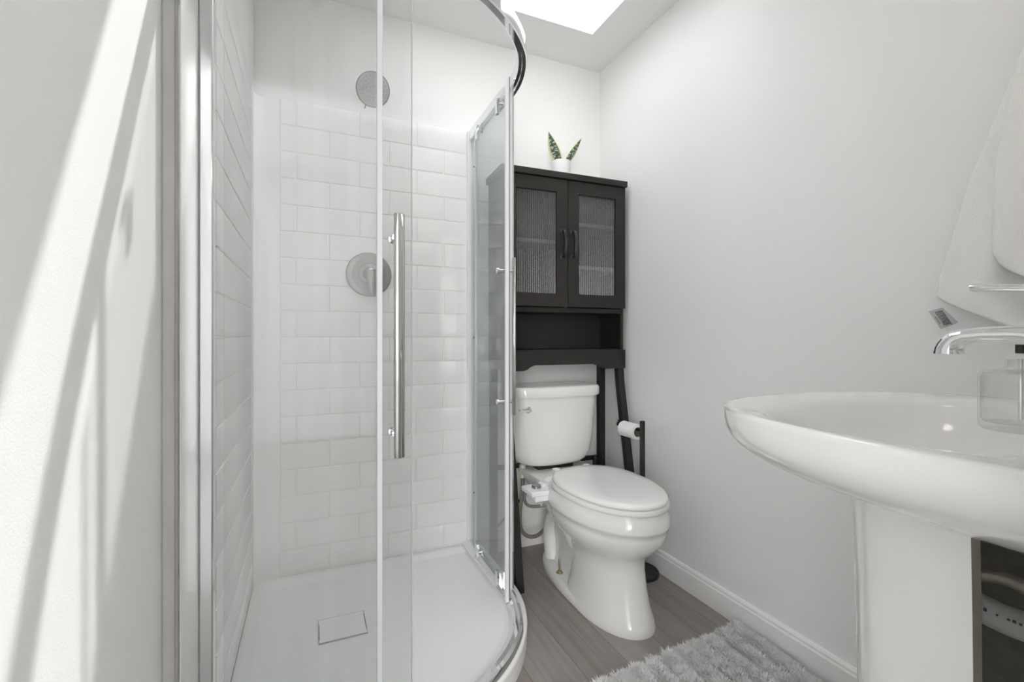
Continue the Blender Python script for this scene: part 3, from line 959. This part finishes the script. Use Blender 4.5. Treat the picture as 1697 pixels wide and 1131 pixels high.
# ------------------------------------------------------------------ snake plant on the cabinet
pl = thing('potted_snake_plant', 'small variegated snake plant in a white pot on top of the dark cabinet', 'plant', (1.055, 1.865, 1.724))
pz = 1.7245
MB().lathe([(0.0, 0.0), (0.038, 0.0), (0.041, 0.003), (0.0425, 0.06), (0.0425, 0.082), (0.041, 0.084), (0.0385, 0.082), (0.038, 0.074)], (1.055, 1.865, pz), n=40, caps=False).build('pot', M['pot'], pl)
MB().lathe([(0.0, 0.072), (0.0382, 0.073), (0.0382, 0.070), (0.0, 0.069)], (1.055, 1.865, pz), n=24).build('soil', M['soil'], pl)


def leaf(root, tip, width, side, bend, name='leaf', thick=0.0022):
    r0, t0 = Vector(root), Vector(tip)
    sd = Vector(side).normalized()
    ax = (t0 - r0)
    nrm = ax.cross(sd).normalized()
    n_, m_ = 14, 6
    vs_, uvs = [], []
    for i in range(n_ + 1):
        t = i / n_
        w = width * (0.62 + 0.38 * math.sin(min(1, t / 0.45) * PI / 2)) * (1 - max(0, (t - 0.40) / 0.60) ** 1.7) + 0.0004
        c = r0 + ax * t + nrm * (bend * math.sin(t * PI))
        for j in range(m_ + 1):
            u_ = -1 + 2 * j / m_
            vs_.append(c + sd * (u_ * w) - nrm * (0.30 * w * (1 - u_ * u_)))
            uvs.append((j / m_, t))
    me = bpy.data.meshes.new(name)
    fs = [(i * (m_ + 1) + j, i * (m_ + 1) + j + 1, (i + 1) * (m_ + 1) + j + 1, (i + 1) * (m_ + 1) + j) for i in range(n_) for j in range(m_)]
    off = woff(pl)
    me.from_pydata([tuple(v - off) for v in vs_], [], fs)
    ul = me.uv_layers.new(name='UVMap')
    for lp in me.loops:
        ul.data[lp.index].uv = uvs[lp.vertex_index]
    me.materials.append(M['leaf'])
    me.polygons.foreach_set('use_smooth', [True] * len(me.polygons))
    o = bpy.data.objects.new(name, me)
    COL.objects.link(o)
    o.parent = pl
    s = o.modifiers.new('thickness', 'SOLIDIFY')
    s.thickness = thick
    return o


lz = pz + 0.066
leaf((1.047, 1.862, lz), (0.990, 1.865, pz + 0.212), 0.027, (0.86, -0.15, 0.34), 0.004)
leaf((1.068, 1.866, lz), (1.166, 1.868, pz + 0.212), 0.0165, (0.68, -0.12, -0.60), -0.004)
leaf((1.062, 1.876, lz), (1.050, 1.886, pz + 0.168), 0.013, (1, 0.1, 0.2), 0.002)
leaf((1.075, 1.872, lz), (1.112, 1.876, pz + 0.140), 0.014, (0.6, -0.1, -0.6), -0.004)
leaf((1.045, 1.876, lz), (1.012, 1.880, pz + 0.150), 0.014, (0.8, 0.1, 0.4), 0.003)

# ------------------------------------------------------------------ toilet paper stand and roll
ts = thing('toilet_paper_stand', 'black metal freestanding toilet paper stand behind the toilet', 'toilet paper holder', (1.285, 1.58, 0))
MB().lathe([(0.075, 0.0), (0.078, 0.004), (0.078, 0.014), (0.074, 0.019), (0.0, 0.020)], (1.278, 1.585, 0.0), n=40).build('base', M['black_metal'], ts)
MB().box(1.277, 1.295, 1.571, 1.587, 0.018, 0.648).build('pole', M['black_metal'], ts, bevel=0.003)
mb = MB().tube([(1.286, 1.585, 0.608), (1.286, 1.742, 0.608)], 0.0065, 14)
mb.lathe([(0.008, 0), (0.010, 0.003), (0.010, 0.009), (0.007, 0.012)], (1.286, 1.738, 0.608), (0, 1, 0), 16)
mb.tube([(1.286, 1.742, 0.606), (1.286, 1.743, 0.626)], 0.0045, 10)
mb.build('roll_arm', M['black_metal'], ts)
ro = thing('toilet_roll', 'nearly used white toilet paper roll on the black stand arm', 'toilet paper', (1.286, 1.66, 0.5945))
MB().lathe([(0.021, 0.0), (0.032, 0.0), (0.0335, 0.002), (0.0335, 0.098), (0.032, 0.10), (0.021, 0.10)], (1.286, 1.608, 0.5945), (0, 1, 0), 40, caps=False).build('paper', M['paper'], ro)
MB().lathe([(0.0195, 0.0), (0.021, 0.0), (0.021, 0.10), (0.0195, 0.10), (0.0195, 0.0)], (1.286, 1.608, 0.5945), (0, 1, 0), 32, caps=False).build('cardboard_core', M['cardboard'], ro)

# ------------------------------------------------------------------ pedestal sink
sk = thing('pedestal_sink', 'large glossy white pedestal sink beside the doorway on the right', 'sink', (0.75, 0.25, 0))
SXC, SYW, SA, SB, SN = 0.775, YF + 0.002, 0.300, 0.480, 3.1
SCY = 0.33


def sink_outline(n=72):
    pts = []
    for k in range(n):
        a = 2 * PI * k / n
        dx, dy = math.cos(a), math.sin(a)
        lo, hi = 0.0, 1.0
        for _ in range(40):
            r = (lo + hi) / 2
            x, y = dx * r, SCY + dy * r
            v_ = (y - SYW) / SB
            # sides run nearly straight back to the wall
            inside = (y >= SYW) and (abs(x / SA) ** SN + max(0, v_) ** SN <= 1)
            if inside:
                lo = r
            else:
                hi = r
        pts.append((SXC + dx * lo, SCY + dy * lo))
    return pts


SO = sink_outline()


def sk_under(s, z, sy=None):
    sy = s if sy is None else sy
    return [(SXC + (x - SXC) * s, SYW + (y - SYW) * sy, z) for x, y in SO]


def sk_top(cx_, cy_, a_, b_, z, mix=1.0):
    n = len(SO)
    out = []
    for k in range(n):
        a = 2 * PI * k / n
        c, s = math.cos(a), math.sin(a)
        ex, ey = cx_ + a_ * math.copysign(abs(c) ** 0.9, c), cy_ + b_ * math.copysign(abs(s) ** 0.9, s)
        out.append((SO[k][0] * (1 - mix) + ex * mix, SO[k][1] * (1 - mix) + ey * mix, z))
    return out


SCU = 0.28


def sk_hull(k):
    return [(SXC + (x - SXC) * k, SCU + (y - SCU) * k, 0.889 - 0.12 * (1 - k) ** 0.38) for x, y in SO]


rings = [sk_hull(k) for k in (0.30, 0.45, 0.58, 0.70, 0.80, 0.87, 0.92, 0.955, 0.98, 0.993, 0.999)]
rings += [sk_under(1.001, 0.8945), sk_under(0.998, 0.899), sk_under(0.990, 0.9012)]
mix = lambda m_, z: sk_top(0.768, 0.345, 0.225, 0.162, z, m_)
rings += [mix(0.20, 0.9008), mix(0.50, 0.8985), mix(0.75, 0.895), mix(0.92, 0.890), mix(1.0, 0.884), sk_top(0.768, 0.345, 0.212, 0.151, 0.872), sk_top(0.768, 0.345, 0.195, 0.138, 0.852),
          sk_top(0.768, 0.345, 0.16, 0.115, 0.829), sk_top(0.768, 0.34, 0.11, 0.08, 0.815), sk_top(0.768, 0.335, 0.05, 0.04, 0.808), sk_top(0.768, 0.335, 0.022, 0.022, 0.807)]
basin = MB().loft(rings).build('basin', M['porcelain'], sk, angle=60)
MB().lathe([(0.024, 0.0), (0.024, 0.003), (0.018, 0.004), (0.016, 0.002), (0.0, 0.002)], (SXC, 0.335, 0.8072), n=28).build('drain_ring', M['chrome'], basin)
# hollow C-section pedestal, open towards the wall
PW, PB, PY, PXC = 0.150, 0.165, 0.24, 0.752


def ped_section(z, s):
    n = 28
    outer, inner = [], []
    for k in range(n + 1):
        a = PI * k / n
        c, si = math.cos(a), math.sin(a)
        outer.append((PXC - PW * s * math.copysign(abs(c) ** 0.75, c), PY + PB * s * si ** 0.85, z))
    th_ = 0.018
    for k in range(n, -1, -1):
        a = PI * k / n
        c, si = math.cos(a), math.sin(a)
        inner.append((PXC - (PW * s - th_) * math.copysign(abs(c) ** 0.75, c), PY + (PB * s - th_) * si ** 0.85, z))
    return outer + inner


lev = [(0.0, 1.10), (0.03, 1.09), (0.10, 1.00), (0.30, 0.965), (0.55, 0.975), (0.72, 1.0), (0.803, 1.02)]
secs = [ped_section(z, s) for z, s in lev]
n2 = len(secs[0])
mb = MB()
for i in range(len(secs) - 1):
    vs_ = secs[i] + secs[i + 1]
    o_f, i_f, e_f = [], [], []
    for j in range(n2):
        j2 = (j + 1) % n2
        f = (j, j2, n2 + j2, n2 + j)
        (e_f if j in (n2 // 2 - 1, n2 - 1) else o_f if j < n2 // 2 - 1 else i_f).append(f)
    b0 = len(mb.v)
    mb.v += vs_
    for fl_, mi in ((o_f, 0), (i_f, 1), (e_f, 2)):
        mb.f += [tuple(q + b0 for q in f) for f in fl_]
        mb.m += [mi] * len(fl_)
ped = mb.build('pedestal', [M['porcelain'], M['unglazed'], M['unglazed_edge']], sk, angle=50)
# weld the stacked bands
bm = bmesh.new(); bm.from_mesh(ped.data); bmesh.ops.remove_doubles(bm, verts=bm.verts, dist=1e-5)
bmesh.ops.recalc_face_normals(bm, faces=bm.faces); bm.to_mesh(ped.data); bm.free()
ped.data.set_sharp_from_angle(angle=math.radians(50))

# plumbing inside the pedestal
dp = thing('drain_pipe', 'pale printed drain pipe inside the open back of the sink pedestal', 'pipe', (0.75, 0.30, 0.6))
MB().tube([(0.75, 0.318, 0.735), (0.75, 0.318, 0.70)] + smooth_path([(0.75, 0.318, 0.685), (0.75, 0.300, 0.672), (0.75, 0.26, 0.668), (0.75, 0.22, 0.675), (0.75, 0.18, 0.682), (0.75, YF + 0.005, 0.686)], 5), 0.0165, 20).build('trap_pipe', M['pvc'], dp)
mb = MB()
random.seed(3)
for k in range(14):
    yy = 0.225 + 0.005 * k
    if random.random() < 0.75:
        mb.box(0.7335, 0.7350, yy, yy + random.uniform(0.001, 0.003), 0.675, 0.675 + random.uniform(0.002, 0.004))
mb.build('printing', M['print'], dp, smooth=False)
sh2 = thing('sink_supply_hose', 'bronze braided supply hose looping inside the open sink pedestal', 'hose', (0.70, 0.25, 0.6))
MB().tube(smooth_path([(0.66, 0.335, 0.66), (0.672, 0.31, 0.705), (0.69, 0.28, 0.728), (0.705, 0.25, 0.733), (0.715, 0.225, 0.715), (0.715, 0.215, 0.68), (0.71, 0.222, 0.64), (0.70, 0.245, 0.615), (0.68, 0.285, 0.60), (0.66, 0.33, 0.592)], 8), 0.0075, 14).build('braided_hose', M['braid'], sh2)

# ------------------------------------------------------------------ faucet
FX, FY = 0.785, 0.185
fa = thing('faucet', 'polished chrome single-lever faucet on the sink rim', 'faucet', (FX, FY, 0.897))
MB().lathe([(0.030, 0.0), (0.030, 0.004), (0.026, 0.010), (0.022, 0.020), (0.0205, 0.06), (0.022, 0.095), (0.023, 0.120), (0.020, 0.132), (0.012, 0.138), (0.0, 0.139)], (FX, FY, 0.8965), n=40).build('body', M['chrome'], fa)
sp_c = [(0.190, 0.968, 0.018, 0.030), (0.215, 0.992, 0.0165, 0.0225), (0.245, 1.0015, 0.0155, 0.0145), (0.275, 1.0045, 0.015, 0.0105), (0.300, 1.0040, 0.0155, 0.010), (0.318, 1.0015, 0.016, 0.0105)]
rings = []
for y, z, wx, wz in sp_c:
    rings.append([(FX + wx * math.cos(a), y, z + wz * math.sin(a)) for a in [2 * PI * j / 24 for j in range(24)]])
# bend down to the outlet
for k in range(1, 7):
    a0 = math.radians(15 + 75 * k / 6)
    cy_, cz_ = 0.316, 0.980
    ry = 0.0215
    c = (cy_ + ry * math.sin(a0), cz_ + ry * math.cos(a0))
    hw = 0.0110 + 0.0050 * k / 6
    nrm = (math.sin(a0), math.cos(a0))
    rings.append([(FX + 0.0165 * math.cos(a), c[0] + nrm[0] * hw * math.sin(a), c[1] + nrm[1] * hw * math.sin(a)) for a in [2 * PI * j / 24 for j in range(24)]])
rings.append([(x, y, 0.9785) for x, y, z in rings[-1]])
MB().loft(rings).build('spout', M['chrome'], fa, angle=60)
rings = []
for y, z, wx, wz in ((0.178, 1.034, 0.012, 0.010), (0.20, 1.043, 0.0115, 0.0075), (0.23, 1.0525, 0.0105, 0.0055), (0.265, 1.0595, 0.010, 0.0048), (0.295, 1.0630, 0.0102, 0.0050), (0.311, 1.0645, 0.0105, 0.0056), (0.3135, 1.0645, 0.0095, 0.0045)):
    rings.append([(FX + wx * math.cos(a), y, z + wz * math.sin(a)) for a in [2 * PI * j / 20 for j in range(20)]])
MB().loft(rings).build('lever', M['chrome'], fa, angle=50)

# ------------------------------------------------------------------ soap bottle
bo = thing('soap_bottle', 'clear glass soap bottle with dark pump on the sink rim below the faucet', 'soap dispenser', (0.710, 0.243, 0.897))
bz = 0.8985
MB().lathe([(0.0, 0.0), (0.030, 0.0), (0.033, 0.003), (0.0335, 0.010), (0.0335, 0.058), (0.031, 0.064), (0.014, 0.067), (0.0115, 0.070), (0.0115, 0.078), (0.0095, 0.078), (0.0095, 0.069), (0.012, 0.0655), (0.029, 0.062), (0.0312, 0.057), (0.0312, 0.012), (0.029, 0.008), (0.0, 0.007)], (0.710, 0.243, bz), n=48, caps=False).build('glass_body', M['bottle'], bo)
mb = MB().lathe([(0.0042, 0.082), (0.0042, 0.094)], (0.710, 0.243, bz), n=14)
mb.build('pump_stem', M['black_metal'], bo)
mb = MB().lathe([(0.0112, 0.0785), (0.0112, 0.082), (0.006, 0.0845), (0.004, 0.0845)], (0.710, 0.243, bz), n=24)
mb.build('collar', M['pvc'], bo)
MB().tube([(0.710, 0.243, bz + 0.012), (0.710, 0.243, bz + 0.080)], 0.0022, 8).build('dip_tube', M['pvc'], bo)

# ------------------------------------------------------------------ towel on the right wall
tw = thing('hand_towel', 'white terry hand towel hanging on the right wall above the faucet', 'towel', (1.345, 0.42, 1.72))


def interp(tab, z):
    for (z0, y0), (z1, y1) in zip(tab[:-1], tab[1:]):
        if z0 >= z >= z1:
            t = (z0 - z) / (z0 - z1)
            t2 = t
            return y0 + (y1 - y0) * t2
    return tab[-1][1] if z < tab[-1][0] else tab[0][1]


def cloth(left, right, bottom_fn, ztop, x_fn, name, nu=46, nv=60, thick=0.006):
    vs_ = []
    for i in range(nv + 1):
        v_ = i / nv
        for j in range(nu + 1):
            u_ = j / nu
            zb = bottom_fn(u_)
            z = ztop + (zb - ztop) * v_
            yl, yr = interp(left, z), interp(right, z)
            y = yl + (yr - yl) * u_
            vs_.append((x_fn(u_, v_), y, z))
    fs = [(i * (nu + 1) + j, i * (nu + 1) + j + 1, (i + 1) * (nu + 1) + j + 1, (i + 1) * (nu + 1) + j) for i in range(nv) for j in range(nu)]
    o = MB().add(vs_, fs).build(name, M['towel'], tw, angle=180)
    s = o.modifiers.new('thickness', 'SOLIDIFY')
    s.thickness = thick
    s.offset = 0
    return o


left = [(1.72, 0.425), (1.595, 0.452), (1.50, 0.484), (1.445, 0.503), (1.334, 0.541), (1.219, 0.569), (1.14, 0.590), (1.098, 0.597), (1.075, 0.592), (1.027, 0.546), (1.0, 0.49)]
right = [(1.72, 0.40), (1.595, 0.36), (1.445, 0.32), (1.2, 0.27), (1.0, 0.25)]


def b1(u_):
    return 1.092 - 0.086 * min(1, u_ / 0.30) - 0.01 * u_


cloth(left, right, b1, 1.72, lambda u_, v_: 1.350 - 0.004 * v_ - 0.016 * v_ * math.sin(u_ * 8.0 - 0.5 + v_) - 0.007 * v_ * math.sin(u_ * 19 + v_ * 3) - 0.014 * (1 - v_), 'back_layer')
left2 = [(1.72, 0.425), (1.595, 0.447), (1.50, 0.468), (1.42, 0.482), (1.369, 0.488), (1.27, 0.493), (1.179, 0.492), (1.14, 0.478), (1.108, 0.455)]
right2 = [(1.72, 0.40), (1.595, 0.34), (1.445, 0.30), (1.2, 0.26), (1.0, 0.25)]


def b2(u_):
    return 1.168 - 0.068 * min(1, u_ / 0.22) ** 0.8 - 0.01 * u_


cloth(left2, right2, b2, 1.72, lambda u_, v_: 1.312 - 0.034 * v_ * math.sin(min(u_ * 5.0, 2.2)) - 0.010 * math.sin(u_ * 14 + v_) * v_ + 0.020 * max(0, 1 - u_ / 0.10) ** 2, 'front_layer')
# care tag with tiny grey printing
tq = [Vector((1.332, 0.610, 1.062)), Vector((1.330, 0.583, 1.069)), Vector((1.334, 0.556, 1.034)), Vector((1.334, 0.588, 1.020))]
tm = MB().loft([tq, [q + Vector((0.0006, 0, 0)) for q in tq]])
tgo = tm.build('care_tag', M['tag'], tw, smooth=False)
mb = MB()
ea, eb = tq[3] - tq[0], tq[1] - tq[0]
for r_ in range(9):
    a0 = 0.36 + 0.062 * r_
    b0 = 0.12
    while b0 < 0.86:
        ln = random.uniform(0.04, 0.12)
        q0 = tq[0] + eb * a0 + ea * b0
        d1_, d2_ = ea * ln, eb * 0.035
        ring = [q0, q0 + d1_, q0 + d1_ + d2_, q0 + d2_]
        # slide on the skewed quad towards the towel side
        mb.loft([[q + Vector((-0.0004, 0, 0)) for q in ring], [q + Vector((0.0002, 0, 0)) for q in ring]])
        b0 += ln + 0.03
for k in range(6):
    q0 = tq[0] + eb * 0.16 + ea * (0.35 + 0.07 * k)
    ring = [q0, q0 + ea * 0.05, q0 + ea * 0.05 + eb * 0.07, q0 + eb * 0.05]
    mb.loft([[q + Vector((-0.0004, 0, 0)) for q in ring], [q + Vector((0.0002, 0, 0)) for q in ring]])
mb.build('printing', M['print'], tgo, smooth=False)
hk = thing('towel_hook', 'chrome wall hook holding the white hand towel', 'hook', (XR, 0.412, 1.73))
mb = MB().lathe([(0.022, 0.0005), (0.022, 0.006), (0.010, 0.010)], (XR, 0.412, 1.745), (-1, 0, 0), 28)
mb.tube(smooth_path([(XR - 0.008, 0.412, 1.745), (XR - 0.03, 0.412, 1.742), (XR - 0.045, 0.412, 1.735), (XR - 0.056, 0.412, 1.752)], 5), 0.006, 12)
mb.build('hook_body', M['chrome'], hk)

# ------------------------------------------------------------------ bath mat with plush rows
mt = thing('bath_mat', 'grey plush bath mat with ribbed rows on the wood floor', 'bath mat', (0.96, 0.85, 0))
MC = [Vector((1.343, 1.148)), Vector((0.60, 1.098)), Vector((0.58, 0.52)), Vector((1.322, 0.56))]


def mat_pt(u_, v_):
    a = MC[0] + (MC[1] - MC[0]) * u_
    b = MC[3] + (MC[2] - MC[3]) * u_
    return a + (b - a) * v_


mb = MB()
per = []
for k in range(16):
    per.append(mat_pt(k / 16, 0))
for k in range(16):
    per.append(mat_pt(1, k / 16))
for k in range(16):
    per.append(mat_pt(1 - k / 16, 1))
for k in range(16):
    per.append(mat_pt(0, 1 - k / 16))
mb.loft([[(q.x, q.y, 0.0) for q in per], [(q.x, q.y, 0.010) for q in per]])
mb.build('backing', M['mat_base'], mt, smooth=False)
NB = 90000
uu = rng.random(NB)
vv = rng.random(NB) ** 1.25
ROWS = 12.0
c0 = np.array([MC[0].x, MC[0].y]); c1 = np.array([MC[1].x, MC[1].y]); c2 = np.array([MC[2].x, MC[2].y]); c3 = np.array([MC[3].x, MC[3].y])
pa = c0 + (c1 - c0) * uu[:, None]
pb = c3 + (c2 - c3) * uu[:, None]
px_ = pa + (pb - pa) * vv[:, None]
ph = (uu * ROWS + 0.10 * np.sin(vv * 9 + np.floor(uu * ROWS) * 1.7)) % 1.0
ridge = np.sin(np.pi * ph) ** 0.6
lump = 0.75 + 0.25 * np.sin(vv * 60 + np.floor(uu * ROWS) * 2.3) * np.sin(vv * 23 + uu * 40)
hgt = (0.010 + 0.020 * ridge * lump) * (0.85 + 0.3 * rng.random(NB))
edge = np.minimum(np.minimum(uu, 1 - uu) / 0.012, np.minimum(vv, 1 - vv) / 0.018)
ang = rng.random(NB) * 2 * np.pi
lean = 0.35 + 0.55 * rng.random(NB)
lx = np.cos(ang) * lean * hgt * 0.8 + (ph - 0.5) * -0.014
ly = np.sin(ang) * lean * hgt * 0.8
bw = 0.0011 + 0.0007 * rng.random(NB)
wa = rng.random(NB) * 2 * np.pi
wx, wy = np.cos(wa) * bw, np.sin(wa) * bw
z0 = np.full(NB, 0.008)
V = np.zeros((NB, 5, 3))
V[:, 0] = np.stack([px_[:, 0] - wx, px_[:, 1] - wy, z0], 1)
V[:, 1] = np.stack([px_[:, 0] + wx, px_[:, 1] + wy, z0], 1)
V[:, 2] = np.stack([px_[:, 0] + lx * 0.4 + wx, px_[:, 1] + ly * 0.4 + wy, z0 + hgt * 0.62], 1)
V[:, 3] = np.stack([px_[:, 0] + lx * 0.4 - wx, px_[:, 1] + ly * 0.4 - wy, z0 + hgt * 0.62], 1)
V[:, 4] = np.stack([px_[:, 0] + lx, px_[:, 1] + ly, z0 + hgt], 1)
V[:, :, 0] = np.minimum(V[:, :, 0], XR - 0.014)
V -= np.array([0.96, 0.85, 0.0])
me = bpy.data.meshes.new('pile')
base_i = (np.arange(NB) * 5)[:, None]
quads = base_i + np.array([[0, 1, 2, 3]])
tris = base_i + np.array([[3, 2, 4]])
loops = np.concatenate([quads.ravel(), tris.ravel()]).astype(np.int32)
starts = np.concatenate([np.arange(NB) * 4, NB * 4 + np.arange(NB) * 3]).astype(np.int32)
me.vertices.add(NB * 5)
me.vertices.foreach_set('co', V.reshape(-1))
me.loops.add(len(loops))
me.loops.foreach_set('vertex_index', loops)
me.polygons.add(NB * 2)
me.polygons.foreach_set('loop_start', starts)
me.update(calc_edges=True)
me.validate()
me.materials.append(M['pile'])
po = bpy.data.objects.new('pile', me)
COL.objects.link(po)
po.parent = mt
po['kind'] = 'stuff'

# ------------------------------------------------------------------ vanity light above the sink (its bulbs glint in the basin)
vl = thing('vanity_light', 'two-bulb vanity light on the wall above the sink', 'light', (0.85, YF, 2.0))
MB().box(0.62, 1.08, YF + 0.0005, YF + 0.03, 1.97, 2.05).build('back_plate', M['chrome'], vl, bevel=0.004)
for xx in (0.74, 0.96):
    MB().lathe([(0.012, 0.0), (0.012, 0.05), (0.03, 0.06), (0.03, 0.075)], (xx, YF + 0.03, 2.01), (0, 1, 0), 24).build('socket', M['chrome'], vl)
    MB().lathe([(0.0, 0.0), (0.03, 0.008), (0.045, 0.03), (0.048, 0.05), (0.045, 0.07), (0.03, 0.09), (0.0, 0.098)], (xx, YF + 0.105, 2.01), (0, 1, 0), 28, caps=False).build('globe', M['bulb'], vl)
